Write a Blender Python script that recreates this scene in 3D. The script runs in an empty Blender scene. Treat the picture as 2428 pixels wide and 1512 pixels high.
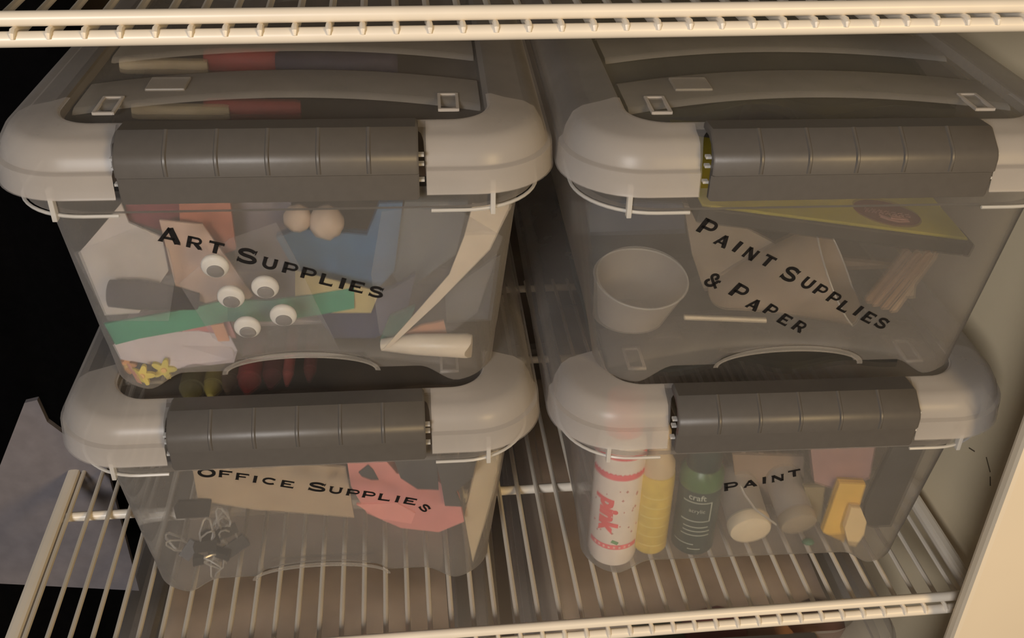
import bpy, bmesh, math, random
from mathutils import Vector, Matrix
random.seed(7)
S = bpy.context.scene
COL = S.collection
R = math.radians

# ------------------------------------------------------------------ camera
FX = 2444.77
CAMP = Vector((0.22406, -0.42178, 0.50199))
PI_, YA_, RO_ = R(32.5994), R(6.9629), R(1.26233)
FWD = Vector((math.sin(YA_)*math.cos(PI_), math.cos(YA_)*math.cos(PI_), -math.sin(PI_)))
_r0 = Vector((math.cos(YA_), -math.sin(YA_), 0)); _u0 = _r0.cross(FWD)
RGT = _r0*math.cos(RO_) + _u0*math.sin(RO_)
UPV = -_r0*math.sin(RO_) + _u0*math.cos(RO_)
cd = bpy.data.cameras.new('camera'); cam = bpy.data.objects.new('camera', cd); COL.objects.link(cam)
cam.matrix_world = Matrix(((RGT.x, UPV.x, -FWD.x, CAMP.x), (RGT.y, UPV.y, -FWD.y, CAMP.y), (RGT.z, UPV.z, -FWD.z, CAMP.z), (0, 0, 0, 1)))
cd.sensor_width = 36; cd.lens = FX*36/2428; cd.clip_start = .01; cd.clip_end = 50
S.camera = cam

# ------------------------------------------------------------------ world, lights, exposure
wd = bpy.data.worlds.new('world'); S.world = wd; wd.use_nodes = True
wd.node_tree.nodes['Background'].inputs[0].default_value = (.9, .88, .86, 1)
wd.node_tree.nodes['Background'].inputs[1].default_value = .07
def area(name, loc, target, size, power, color):
    l = bpy.data.lights.new(name, 'AREA'); l.shape = 'DISK'; l.size = size; l.energy = power; l.color = color
    o = bpy.data.objects.new(name, l); COL.objects.link(o); o.location = loc
    o.rotation_euler = (Vector(target)-Vector(loc)).to_track_quat('-Z', 'Y').to_euler()
    return o
area('ceiling_lamp', (-.40, -1.65, .84), (.2, .1, .15), .5, 23, (1, .95, .915))
area('warm_lamp', (1.00, -1.5, .68), (.5, .1, .12), .4, 14.5, (1, .69, .32))
S.view_settings.view_transform = 'Standard'; S.view_settings.look = 'None'
S.view_settings.exposure = 0; S.view_settings.gamma = 1; S.view_settings.use_curve_mapping = False
S.cycles.transparent_max_bounces = 32
S.cycles.max_bounces = 10

def at(px, py, Y=None, Z=None):
    """the point where the sight line through a pixel meets the plane y=Y or z=Z"""
    d = FWD + RGT*((px-1214)/FX) - UPV*((py-756)/FX)
    t = (Y-CAMP.y)/d.y if Y is not None else (Z-CAMP.z)/d.z
    return CAMP + d*t

# ------------------------------------------------------------------ materials
def nm(name):
    m = bpy.data.materials.new(name); m.use_nodes = True; m.node_tree.nodes.clear(); return m, m.node_tree
def srgb(r, g, b):
    f = lambda c: (c/255/12.92 if c/255 <= .04045 else ((c/255+.055)/1.055)**2.4)
    return (f(r), f(g), f(b), 1)
def solid(name, col, rough=.5, var=.06, scale=60, bump=0., metal=0., spec=.5):
    m, t = nm(name); N = t.nodes; L = t.links
    out = N.new('ShaderNodeOutputMaterial'); p = N.new('ShaderNodeBsdfPrincipled'); L.new(p.outputs[0], out.inputs[0])
    p.inputs['Roughness'].default_value = rough; p.inputs['Metallic'].default_value = metal
    p.inputs['Specular IOR Level'].default_value = spec
    tc = N.new('ShaderNodeTexCoord'); nz = N.new('ShaderNodeTexNoise'); nz.inputs['Scale'].default_value = scale; nz.inputs['Detail'].default_value = 3
    L.new(tc.outputs['Object'], nz.inputs['Vector'])
    rp = N.new('ShaderNodeValToRGB'); c = col if len(col) == 4 else (*col, 1)
    rp.color_ramp.elements[0].position = .3; rp.color_ramp.elements[1].position = .7
    rp.color_ramp.elements[0].color = tuple(v*(1-var) for v in c[:3])+(1,); rp.color_ramp.elements[1].color = tuple(min(1, v*(1+var)) for v in c[:3])+(1,)
    L.new(nz.outputs[0], rp.inputs[0]); L.new(rp.outputs[0], p.inputs['Base Color'])
    if bump:
        b = N.new('ShaderNodeBump'); b.inputs['Strength'].default_value = bump; b.inputs['Distance'].default_value = .001
        L.new(nz.outputs[0], b.inputs['Height']); L.new(b.outputs[0], p.inputs['Normal'])
    return m
def frosted(name, col, alpha, rough=.35, trans=.35, edge=.5, haze=.0, clearness=.0):
    """thin milky polypropylene: part of the light goes straight through, the rest scatters"""
    m, t = nm(name); N = t.nodes; L = t.links
    out = N.new('ShaderNodeOutputMaterial'); mx = N.new('ShaderNodeMixShader'); L.new(mx.outputs[0], out.inputs[0])
    tr = N.new('ShaderNodeBsdfTransparent')
    p = N.new('ShaderNodeBsdfPrincipled'); p.inputs['Base Color'].default_value = col; p.inputs['Roughness'].default_value = rough
    tl = N.new('ShaderNodeBsdfTranslucent'); tl.inputs[0].default_value = col
    m2 = N.new('ShaderNodeMixShader'); m2.inputs[0].default_value = trans
    L.new(p.outputs[0], m2.inputs[1]); L.new(tl.outputs[0], m2.inputs[2])
    lw = N.new('ShaderNodeLayerWeight'); lw.inputs[0].default_value = .35
    pw = N.new('ShaderNodeMath'); pw.operation = 'POWER'; pw.inputs[1].default_value = 2.2; L.new(lw.outputs['Facing'], pw.inputs[0])
    ma = N.new('ShaderNodeMath'); ma.operation = 'MULTIPLY_ADD'; ma.inputs[1].default_value = edge*(1-alpha); ma.inputs[2].default_value = alpha; ma.use_clamp = True
    L.new(pw.outputs[0], ma.inputs[0])
    tc = N.new('ShaderNodeTexCoord'); nz = N.new('ShaderNodeTexNoise'); nz.inputs['Scale'].default_value = 45; nz.inputs['Detail'].default_value = 4
    L.new(tc.outputs['Object'], nz.inputs['Vector'])
    m3 = N.new('ShaderNodeMath'); m3.operation = 'MULTIPLY_ADD'; m3.inputs[1].default_value = .12; m3.inputs[2].default_value = -.06; L.new(nz.outputs[0], m3.inputs[0])
    ad = N.new('ShaderNodeMath'); ad.operation = 'ADD'; ad.use_clamp = True; L.new(ma.outputs[0], ad.inputs[0]); L.new(m3.outputs[0], ad.inputs[1])
    L.new(ad.outputs[0], mx.inputs[0])
    if haze > 0:
        rf = N.new('ShaderNodeBsdfRefraction'); rf.inputs['IOR'].default_value = 1.02; rf.inputs['Roughness'].default_value = haze
        m4 = N.new('ShaderNodeMixShader'); m4.inputs[0].default_value = .6
        L.new(tr.outputs[0], m4.inputs[1]); L.new(rf.outputs[0], m4.inputs[2]); L.new(m4.outputs[0], mx.inputs[1])
    else:
        L.new(tr.outputs[0], mx.inputs[1])
    L.new(m2.outputs[0], mx.inputs[2])
    return m
M = dict(
    enamel=solid('enamel', srgb(230, 221, 206), .35, .02),
    body=frosted('body_plastic', srgb(190, 185, 180), .26, .35, .4, .6, haze=.045),
    rim=frosted('rim_plastic', srgb(206, 200, 195), .29, .33, .35, .6),
    dense=frosted('dense_plastic', srgb(220, 214, 208), .66, .33, .35, .5),
    panel=frosted('panel_plastic', srgb(190, 186, 180), .18, .25, .3, .5, haze=.10),
    band=frosted('band_plastic', srgb(196, 190, 182), .34, .3, .3, .5, haze=.06),
    rib=frosted('rib_plastic', srgb(236, 234, 230), .72, .3, .4, .5),
    latch=solid('latch_grey', srgb(88, 84, 80), .42, .03, 200, .05),
    vinyl=solid('black_vinyl', srgb(18, 15, 14), .5, .02),
    wall=solid('cream_wall', srgb(226, 212, 182), .55, .05, 9, .15),
    frame=solid('door_frame', srgb(228, 214, 190), .5, .02, 12),
    backm=solid('back_wall', srgb(92, 82, 72), .7, .1, 8),  # base colour darkened to carry the shade in the gap behind the boxes
    black=solid('black_cloth', srgb(12, 11, 11), .95, .2, 120, .4, 0, .1),
    greyc=solid('grey_cloth', srgb(112, 108, 112), .95, .08, 90, .4, 0, .1),
    bag=frosted('bag_film', srgb(226, 226, 230), .11, .15, .3, .9),
    cup=frosted('cup_plastic', srgb(236, 230, 220), .60, .3, .4, .8),
)
def col(name, r, g, b, rough=.6, **k):
    key = 'c_'+name
    if key not in M: M[key] = solid(name, srgb(r, g, b), rough, **k)
    return M[key]

# ------------------------------------------------------------------ helpers
def link_bm(name, bm, mat, parent=None, smooth=False, loc=None):
    me = bpy.data.meshes.new(name); bmesh.ops.recalc_face_normals(bm, faces=bm.faces[:]); bm.to_mesh(me); bm.free()
    me.materials.append(mat)
    if smooth:
        for p in me.polygons: p.use_smooth = True
        try: me.set_sharp_from_angle(angle=R(38))
        except Exception: pass
    o = bpy.data.objects.new(name, me); COL.objects.link(o)
    if parent: o.parent = parent
    if loc: o.location = loc
    return o
INBOX = {}; CUR = [None]
def tag(o, label, cat, group=None, kind=None):
    if CUR[0]: INBOX[o.name] = CUR[0]
    o['label'] = label; o['category'] = cat
    if group: o['group'] = group
    if kind: o['kind'] = kind
    return o
def empty(name, loc=(0, 0, 0), rz=0):
    o = bpy.data.objects.new(name, None); COL.objects.link(o); o.location = loc; o.rotation_euler[2] = rz; o.empty_display_size = .01
    return o
def add_box(bm, c, s, rot=None, bev=0):
    g = bmesh.ops.create_cube(bm, size=1)
    vs = g['verts']
    bmesh.ops.scale(bm, vec=s, verts=vs)
    if bev:
        es = list({e for v in vs for e in v.link_edges}); r = bmesh.ops.bevel(bm, geom=es, offset=bev, segments=2, affect='EDGES', profile=.6); vs = list({v for f in r['faces'] for v in f.verts} | {v for v in vs if v.is_valid})
    if rot is not None: bmesh.ops.rotate(bm, cent=(0, 0, 0), matrix=rot, verts=vs)
    bmesh.ops.translate(bm, vec=c, verts=vs)
def tube(bm, pts, r, n=8, cap=True):
    pts = [Vector(p) for p in pts]; rs = r if isinstance(r, (list, tuple)) else [r]*len(pts)
    rings = []
    up = None
    for i, p in enumerate(pts):
        d = (pts[min(i+1, len(pts)-1)]-pts[max(i-1, 0)]).normalized()
        if up is None:
            up = Vector((0, 0, 1)) if abs(d.z) < .9 else Vector((1, 0, 0))
        a = d.cross(up).normalized(); b = a.cross(d).normalized(); up = b
        rings.append([bm.verts.new(p+(a*math.cos(2*math.pi*k/n)+b*math.sin(2*math.pi*k/n))*rs[i]) for k in range(n)])
    for i in range(len(rings)-1):
        for k in range(n):
            bm.faces.new((rings[i][k], rings[i][(k+1) % n], rings[i+1][(k+1) % n], rings[i+1][k]))
    if cap: bm.faces.new(rings[0][::-1]); bm.faces.new(rings[-1])
def lathe(bm, prof, n=32, mat4=None, cap0=True, cap1=True):
    rings = []
    for (r, z) in prof:
        rings.append([bm.verts.new((mat4 or Matrix()) @ Vector((r*math.cos(2*math.pi*k/n), r*math.sin(2*math.pi*k/n), z))) for k in range(n)])
    for i in range(len(rings)-1):
        for k in range(n):
            bm.faces.new((rings[i][k], rings[i][(k+1) % n], rings[i+1][(k+1) % n], rings[i+1][k]))
    if cap0: bm.faces.new(rings[0][::-1])
    if cap1: bm.faces.new(rings[-1])
def slab(bm, pts, th, nrm=None):
    """closed prism on a polygon of 3-D points"""
    pts = [Vector(p) for p in pts]
    if nrm is None:
        nrm = Vector((0, 0, 0))
        for i in range(len(pts)):
            a, b = pts[i], pts[(i+1) % len(pts)]
            nrm += Vector(((a.y-b.y)*(a.z+b.z), (a.z-b.z)*(a.x+b.x), (a.x-b.x)*(a.y+b.y)))
        nrm.normalize()
    if nrm.y < 0: nrm = -nrm
    A = [bm.verts.new(p) for p in pts]; B = [bm.verts.new(p+nrm*th) for p in pts]
    bm.faces.new(A); bm.faces.new(B[::-1]); n = len(pts)
    for i in range(n): bm.faces.new((A[i], A[(i+1) % n], B[(i+1) % n], B[i]))

# ------------------------------------------------------------------ the latch box
LW, LD = .135, .40            # half width and length of the lid
NF, NS, NC = 56, 12, 12
def loop(hw, y0, y1, r, full=True):
    """rounded rectangle, counter-clockwise from the front left corner; every loop has the same point count"""
    P = []
    for i in range(NF): P.append((-hw+r+(2*hw-2*r)*i/(NF), y0))
    for i in range(NC): a = -math.pi/2+math.pi/2*i/NC; P.append((hw-r+r*math.cos(a), y0+r+r*math.sin(a)))
    for i in range(NS): P.append((hw, y0+r+(y1-y0-2*r)*i/NS))
    for i in range(NC): a = math.pi/2*i/NC; P.append((hw-r+r*math.cos(a), y1-r+r*math.sin(a)))
    for i in range(NF): P.append((hw-r-(2*hw-2*r)*i/NF, y1))
    for i in range(NC): a = math.pi/2+math.pi/2*i/NC; P.append((-hw+r+r*math.cos(a), y1-r+r*math.sin(a)))
    for i in range(NS): P.append((-hw, y1-r-(y1-y0-2*r)*i/NS))
    for i in range(NC): a = math.pi+math.pi/2*i/NC; P.append((-hw+r+r*math.cos(a), y0+r+r*math.sin(a)))
    return P
def loft(bm, loops, skip=None, cap_last=False):
    rings = [[bm.verts.new((x, y, z if not callable(z) else z(x, y))) for x, y in P] for P, z in loops]
    n = len(rings[0])
    for i in range(len(rings)-1):
        for k in range(n):
            k2 = (k+1) % n
            if skip and skip(i, (loops[i][0][k][0]+loops[i][0][k2][0])/2, (loops[i][0][k][1]+loops[i][0][k2][1])/2): continue
            bm.faces.new((rings[i][k], rings[i][k2], rings[i+1][k2], rings[i+1][k]))
    if cap_last: bm.faces.new(rings[-1])
    return rings
def sm(a, b, x):
    t = max(0, min(1, (x-a)/(b-a))); return t*t*(3-2*t)
BT, BB = .119, .106            # half width of the body wall, top and bottom
ZT = .118
def wall_y(z): return .030-(.030-.0135)*z/ZT          # local y of the front wall at height z
def body_bm(arch):
    def foot(x, y):
        front = min(y-.03, LD-.03-y) < .02
        ax = abs(x)
        if front:
            base = .011*(1-sm(.064, .086, ax))
            if arch and ax < .040: base += .0105*math.sqrt(max(0, 1-(ax/.040)**2))
            return base
        yy = min(y-.03, LD-.03-y)
        return .011*sm(.03, .06, yy)
    def foot2(x, y): return foot(x, y)+.0005
    bm = bmesh.new()
    def lp(z):
        t = z/ZT; ins = .030-(.030-.0135)*t
        return loop(BB+(BT-BB)*t, ins, LD-ins, .026+.010*t)
    ls = [(loop(.127, .006, LD-.006, .038), .1335), (loop(.1262, .007, LD-.007, .038), .1215), (loop(.1205, .0125, LD-.0125, .036), .1200), (lp(ZT), ZT-.002)]
    for z in (.10, .08, .06, .04, .03): ls.append((lp(z), z))
    ls.append((lp(.02), lambda x, y: max(.0225, foot(x, y)+.003)))
    ls.append((lp(.004), lambda x, y: foot(x, y)+.004))
    ls.append((loop(BB-.002, .032, LD-.032, .024), lambda x, y: foot(x, y)+.0005))
    ls.append((loop(BB-.005, .036, LD-.036, .022), lambda x, y: foot(x, y)))
    ls.append((loop(BB-.018, .050, LD-.050, .018), lambda x, y: max(.010, min(.012, foot(x, y)))))
    ls.append((loop(BB-.025, .058, LD-.058, .015), .012))
    loft(bm, ls, cap_last=True)
    return bm
def lid_rim_bm():
    bm = bmesh.new()
    Pf = [(-.0004, .1318), (-.0003, .1326), (0, .1338), (.0008, .1440), (.0030, .1452), (.0042, .1500), (.0080, .1560), (.0120, .1578), (.0175, .1586), (.0210, .1606), (.0225, .1604), (.0240, .1560)]
    ls = []
    for d, z in Pf:
        k = 1+.42*sm(.008, .024, d)       # side flanges are wider than the front one
        r = .040-d*.85
        ls.append((loop(LW-d*k, d, LD-d, max(r, .010)), z))
    def skip(i, x, y):
        fr = y < .03 or y > LD-.03
        return fr and abs(x) < (.0705 if i < 8 else .052)
    loft(bm, ls, skip=skip)
    return bm
PFLID = [(-.0004, .1326), (.0001, .1336), (.0008, .1440), (.0030, .1452), (.0042, .1500), (.0080, .1560), (.0120, .1578), (.0175, .1586), (.0210, .1606), (.0225, .1604)]
def lid_corner_bm():
    """second skin under the lid at a corner, ending in an arched edge on the side flange"""
    bm = bmesh.new(); cols = []
    for d, z in PFLID:
        d2 = d+.0008; k = 1+.42*sm(.008, .024, d2); r = .040-d2*.85
        u = max(0, d2)*k/.0335; ye = .046+.013*math.sin(math.pi*min(1, u)*.62)
        cols.append(([(x, y) for x, y in loop(LW-d2*k, d2, LD-d2, max(r, .010))], z-.0009, ye))
    n = len(cols[0][0]); V = {}
    def vert(i, k):
        k %= n
        if (i, k) not in V:
            P, z, ye = cols[i]; x, y = P[k]; V[(i, k)] = bm.verts.new((max(x, .0715), min(y, ye), z))
        return V[(i, k)]
    for i in range(len(cols)-1):
        for k in range(n):
            (x, y), (x2, y2) = cols[i][0][k], cols[i][0][(k+1) % n]
            if max(x, x2) <= .0715 or min(y, y2) >= cols[i][2] or min(y, y2) > .2: continue
            bm.faces.new((vert(i, k), vert(i, k+1), vert(i+1, k+1), vert(i+1, k)))
    bmesh.ops.remove_doubles(bm, verts=bm.verts[:], dist=1e-6)
    return bm
def mirror(bm):
    for v in bm.verts: v.co.x = -v.co.x
    bmesh.ops.reverse_faces(bm, faces=bm.faces[:]); return bm
HWI = LW-.024*1.42
def bands(x):
    s = 1-(x/.10)**2
    return [(.046+.022*s, .088+.020*s), (.122+.020*s, .165+.015*s), (LD-.165-.015*s, LD-.122-.020*s), (LD-.088-.020*s, LD-.046-.022*s)]
def panel_bm(front_only=False):
    """flat recessed centre of the lid"""
    bm = bmesh.new()
    nx, ny = 24, 2
    ys = [.024, LD-.024]
    loft(bm, [(loop(HWI, .024, LD-.024, .0196), .1560), (loop(HWI-.004, .028, LD-.028, .016), .1546)], cap_last=True)
    return bm
def band_bm(i):
    bm = bmesh.new(); nx = 40; rows = []
    for k in range(nx+1):
        x = -HWI+.002+(2*HWI-.004)*k/nx; a, b = bands(x)[i]
        rows.append([bm.verts.new((x, yy, zz)) for yy, zz in ((a, .1549), (a+.0016, .1564), (a+.005, .1572), (b-.005, .1572), (b-.0016, .1564), (b, .1549))])
    for k in range(nx):
        for j in range(5): bm.faces.new((rows[k][j], rows[k+1][j], rows[k+1][j+1], rows[k][j+1]))
    return bm
LPROF = [(.0200, .1600), (.0200, .1622), (.0070, .1632), (-.0034, .1560), (-.0050, .1540), (-.0059, .1515), (-.0060, .1452), (-.0042, .1442), (-.0036, .1312), (-.0012, .1312), (-.0015, .1520), (.0030, .1580), (.0090, .1602)]
def latch_bm():
    bm = bmesh.new(); hw = .0680
    def sec(x, s):
        return [bm.verts.new((x, .004+(y-.004)*s, .148+(z-.148)*s)) for y, z in LPROF]
    secs = [sec(-hw, .93), sec(-hw+.0012, 1), sec(hw-.0012, 1), sec(hw, .93)]
    n = len(LPROF)
    for i in range(3):
        for k in range(n): bm.faces.new((secs[i][k], secs[i][(k+1) % n], secs[i+1][(k+1) % n], secs[i+1][k]))
    bm.faces.new(secs[0]); bm.faces.new(secs[-1][::-1])
    return bm
def ridge_bm():
    bm = bmesh.new(); P = LPROF[2:7]
    pts = [(P[0][0], P[0][1])]+P[1:4]+[(P[4][0], P[4][1]+.0006)]
    pr = []
    for i, (y, z) in enumerate(pts):
        o = .0008 if 0 < i < 4 else .0002
        ny, nz = ((0, 1), (-.6, .8), (-.8, .6), (-.97, .2), (-1, 0))[i]
        pr.append(((y, z), (y+ny*o, z+nz*o)))
    v = []
    for a, b in pr:
        v.append([bm.verts.new(q) for q in ((-.0011, *a), (-.0005, *b), (.0005, *b), (.0011, *a))])
    for i in range(4):
        for k in range(3): bm.faces.new((v[i][k], v[i][k+1], v[i+1][k+1], v[i+1][k]))
    return bm

proto = {}
def make_mesh(key, bm, mat, smooth=False):
    if key not in proto:
        o = link_bm(key, bm(), mat, smooth=smooth); proto[key] = o.data; bpy.data.objects.remove(o)
    return proto[key]
def child(name, me, parent, loc=(0, 0, 0), rz=0):
    o = bpy.data.objects.new(name, me); COL.objects.link(o); o.parent = parent; o.location = loc; o.rotation_euler[2] = rz; return o
def latch_box(x, y, z, rz, label, arch=True, group='clear latch boxes stacked on the wire shelf', full=True, lidz=None):
    t = empty('storage_box', (x, y, z), rz); tag(t, label, 'storage box', group)
    child('body', make_mesh('body_arch' if arch else 'body_flat', lambda: body_bm(arch), M['body'], True), t)
    lid = child('lid', make_mesh('lid_rim', lid_rim_bm, M['rim'], True), t)
    for sx, key, f_ in ((1, 'corner_right', lid_corner_bm), (-1, 'corner_left', lambda: mirror(lid_corner_bm()))):
        if full: child('corner_flange', make_mesh(key, f_, M['dense'], True), lid)
        if full: child('corner_flange', make_mesh(key, f_, M['dense'], True), lid, (0, LD, 0), math.pi)
    child('centre_panel', make_mesh('centre_panel', panel_bm, M['panel'], True), lid)
    for i in range(2 if full else 0):
        child('raised_band', make_mesh('raised_band%d' % i, lambda: band_bm(i), M['band'], True), lid)
    def slot():
        bm = bmesh.new()
        for sx in (-1, 1): add_box(bm, (sx*.0045, 0, 0), (.0014, .022, .0014))
        for sy in (-1, 1): add_box(bm, (0, sy*.0105, 0), (.0090, .0014, .0014))
        return bm
    for sx in (-1, 1) if full else (): child('slot_frame', make_mesh('slot_frame', slot, M['dense']), lid, (sx*.083, .0535, .1572))
    def plate():
        bm = bmesh.new(); add_box(bm, (0, 0, 0), (.020, .018, .0016), bev=.0007)
        return bm
    if full: child('embossed_plate', make_mesh('embossed_plate', plate, M['band']), lid, (-.060, .082, .1576))
    for back in (0, 1):
        if back and not full: continue
        la = child('latch', make_mesh('latch', latch_bm, M['latch'], True), t, (0, LD if back else 0, 0), math.pi if back else 0)
        for k in range(5): child('ridge', make_mesh('ridge', ridge_bm, M['latch'], True), la, ((k-2)*.0227, 0, 0))
    # ledge and gusset ribs under the lid
    def ledge(s):
        bm = bmesh.new(); pts = []
        for x_, y_ in loop(.1272, .0058, LD-.0058, .038):
            if x_*s > .072 and y_ < .075: pts.append((x_, y_))
        pts.sort(key=lambda p: math.atan2(p[1]-.05, p[0]*s-.09))
        tube(bm, [(a, b, .1208) for a, b in pts], .0009, 6)
        return bm
    for s in (-1, 1):
        child('collar_ledge', make_mesh('ledge%d' % s, lambda: ledge(s), M['rib'], True), t)
        def gus(s=s):
            bm = bmesh.new()
            add_box(bm, (s*.103, .0075, .1265), (.0024, .004, .0165), bev=.0004)
            return bm
        child('gusset_rib', make_mesh('gusset%d' % s, gus, M['rib']), t)
    # hinge pegs where the latch turns
    def peg():
        bm = bmesh.new()
        for z_ in (.1475, .152, .1395): add_box(bm, (0, .001, z_), (.0026, .003, .0012))
        return bm
    for s in (-1, 1): child('hinge_peg', make_mesh('peg', peg, M['rib']), t, (s*.0692, 0, 0))
    if arch:
        def archband():
            bm = bmesh.new(); pts = []
            for k in range(33):
                a = math.pi*k/32; xx = .0405*math.cos(a); zz = .0125+.0108*math.sin(a)
                pts.append((xx, wall_y(zz)-.0004, zz))
            tube(bm, pts, .0005, 6)
            n_ = len(pts); q = []
            for k in range(n_):
                a = math.pi*k/(n_-1); xx = .0430*math.cos(a); zz = .0125+.0150*math.sin(a); q.append(bm.verts.new((xx, wall_y(zz)-.0012, zz)))
            p_ = [bm.verts.new((a, b-.0006, c)) for a, b, c in pts]
            for k in range(n_-1): bm.faces.new((p_[k], p_[k+1], q[k+1], q[k]))
            return bm
        child('arch_lip', make_mesh('arch_lip', archband, M['band'], True), t)
    return t
ZS = .1572
boxes = {}
boxes['LL'] = (.16395, .02046, 0, R(-1.049)); boxes['LR'] = (.43755, .00964, 0, R(-2.026))
boxes['UL'] = (.16505, .02191, ZS, R(-1.884)); boxes['UR'] = (.43593, .00583, ZS, R(-1.899))
BX = {
 'UL': latch_box(*boxes['UL'], 'clear plastic box lettered Art Supplies with grey latch, upper left of four'),
 'UR': latch_box(*boxes['UR'], 'clear plastic box lettered Paint Supplies & Paper with grey latch, beside right wall'),
 'LL': latch_box(*boxes['LL'], 'clear plastic box lettered Office Supplies with binder clips inside, on lower wire shelf'),
 'LR': latch_box(*boxes['LR'], 'clear plastic box lettered Paint with bottles inside, on lower wire shelf', arch=False),
}

# ------------------------------------------------------------------ lettering (engraved capitals cut from black vinyl)
def arcp(cx, cy, rx, ry, a0, a1, n=14):
    return [(cx+rx*math.cos(R(a0+(a1-a0)*i/n)), cy+ry*math.sin(R(a0+(a1-a0)*i/n))) for i in range(n+1)]
GL = {  # strokes: (points, width)
 'A': [([(.10, .03), (.50, 1)], .15), ([(.50, 1), (.97, .03)], .25), ([(.25, .30), (.80, .30)], .13), ([(-.02, .02), (.24, .02)], .06), ([(.80, .02), (1.12, .02)], .06)],
 'R': [([(.14, 0), (.14, 1)], .22), (([(.10, .93), (.60, .93)]+arcp(.62, .70, .24, .235, 90, -90)+[(.10, .465)]), .14), ([(.55, .45), (.92, .05)], .22), ([(0, .02), (.28, .02)], .06), ([(.8, .03), (1.06, .03)], .07), ([(0, .97), (.2, .97)], .06)],
 'T': [([(0, .92), (1.0, .92)], .16), ([(.5, 0), (.5, .9)], .23), ([(.02, .80), (.02, 1.0)], .05), ([(.98, .80), (.98, 1.0)], .05), ([(.36, .02), (.64, .02)], .06)],
 'S': [(arcp(.50, .72, .38, .22, 25, 180)+arcp(.50, .72, .38, .19, 180, 250, 6)+arcp(.50, .29, .42, .22, 75, -65, 12)+arcp(.50, .28, .44, .20, -65, -160, 8), .17), ([(.88, .70), (.93, .98)], .06), ([(.06, .02), (.08, .34)], .06)],
 'U': [([(.14, 1), (.14, .42)]+arcp(.5, .40, .36, .32, 180, 360)+[(.86, .42), (.86, 1)], .19), ([(0, .97), (.3, .97)], .06), ([(.72, .97), (1.0, .97)], .06)],
 'P': [([(.14, 0), (.14, 1)], .22), (([(.10, .92), (.62, .92)]+arcp(.64, .67, .26, .25, 90, -90)+[(.10, .42)]), .14), ([(0, .02), (.28, .02)], .06), ([(0, .97), (.2, .97)], .06)],
 'L': [([(.14, 0), (.14, 1)], .22), ([(.05, .08), (.90, .08)], .16), ([(.90, 0), (.90, .25)], .06), ([(0, .97), (.28, .97)], .06)],
 'I': [([(.14, 0), (.14, 1)], .24), ([(0, .02), (.28, .02)], .06), ([(0, .98), (.28, .98)], .06)],
 'E': [([(.14, 0), (.14, 1)], .22), ([(.05, .92), (.92, .92)], .15), ([(.05, .51), (.72, .51)], .13), ([(.05, .08), (.96, .08)], .15), ([(.92, .76), (.92, 1)], .05), ([(.96, 0), (.96, .24)], .05), ([(.72, .41), (.72, .61)], .05)],
 'N': [([(.12, 0), (.12, 1)], .16), ([(.14, .95), (.88, .05)], .24), ([(.90, 0), (.90, 1)], .16), ([(-.02, .97), (.2, .97)], .06), ([(0, .02), (.26, .02)], .06), ([(.76, .98), (1.02, .98)], .06)],
 'O': [(arcp(.55, .5, .44, .41, 0, 360, 30), .19)],
 'F': [([(.14, 0), (.14, 1)], .22), ([(.05, .92), (.92, .92)], .15), ([(.05, .50), (.74, .50)], .13), ([(.92, .76), (.92, 1)], .05), ([(0, .02), (.28, .02)], .06)],
 'C': [(arcp(.55, .5, .44, .41, 42, 318, 24), .18), ([(.90, .70), (.90, .95)], .06)],
 '&': [(arcp(.42, .76, .20, .18, -60, 230, 18)+[(.34, .56), (.95, .04)], .13), (arcp(.38, .28, .28, .22, 120, 360, 18)+[(.80, .55), (.95, .56)], .14)],
}
GW = {'I': .28, 'L': .95, 'S': 1.0, 'F': .98}
def glyph_bm(ch, h, wscale):
    bm = bmesh.new(); w = GW.get(ch, 1.05)
    for pts, sw in GL[ch]:
        P = [Vector(((x-w/2)*h*wscale, (y-.5)*h)) for x, y in pts]; n = len(P); L_, R_ = [], []
        for i, p in enumerate(P):
            d = P[min(i+1, n-1)]-P[max(i-1, 0)]
            if d.length < 1e-9: d = Vector((1, 0))
            d.normalize(); nn = Vector((-d.y, d.x))*sw*h*.5*(1.22 if sw > .1 else .8)
            nn.x *= 1.15
            L_.append(p+nn); R_.append(p-nn)
        v = [[bm.verts.new((q.x, yy, q.y)) for q, yy in ((L_[i], 0), (R_[i], 0), (R_[i], -.00025), (L_[i], -.00025))] for i in range(n)]
        for i in range(n-1):
            for k in range(4): bm.faces.new((v[i][k], v[i][(k+1) % 4], v[i+1][(k+1) % 4], v[i+1][k]))
        bm.faces.new(v[0][::-1]); bm.faces.new(v[-1])
    return bm
def box_local(b, px, py, off=0.):
    """meet the sight line with the sloping front wall of a box, in the box's own axes"""
    x0, y0, z0, a = boxes[b]; c, s = math.cos(-a), math.sin(-a)
    def loc(p): q = p-Vector((x0, y0, z0)); return Vector((q.x*c-q.y*s, q.x*s+q.y*c, q.z))
    A = loc(CAMP); d = FWD+RGT*((px-1214)/FX)-UPV*((py-756)/FX); D = Vector((d.x*c-d.y*s, d.x*s+d.y*c, d.z))
    k = (.030-.0135)/ZT   # y = .030 - k z - off
    t = (.030-off-k*A.z-A.y)/(D.y+k*D.z)
    return A+D*t
TILT = math.atan((.030-.0135)/ZT)
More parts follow.
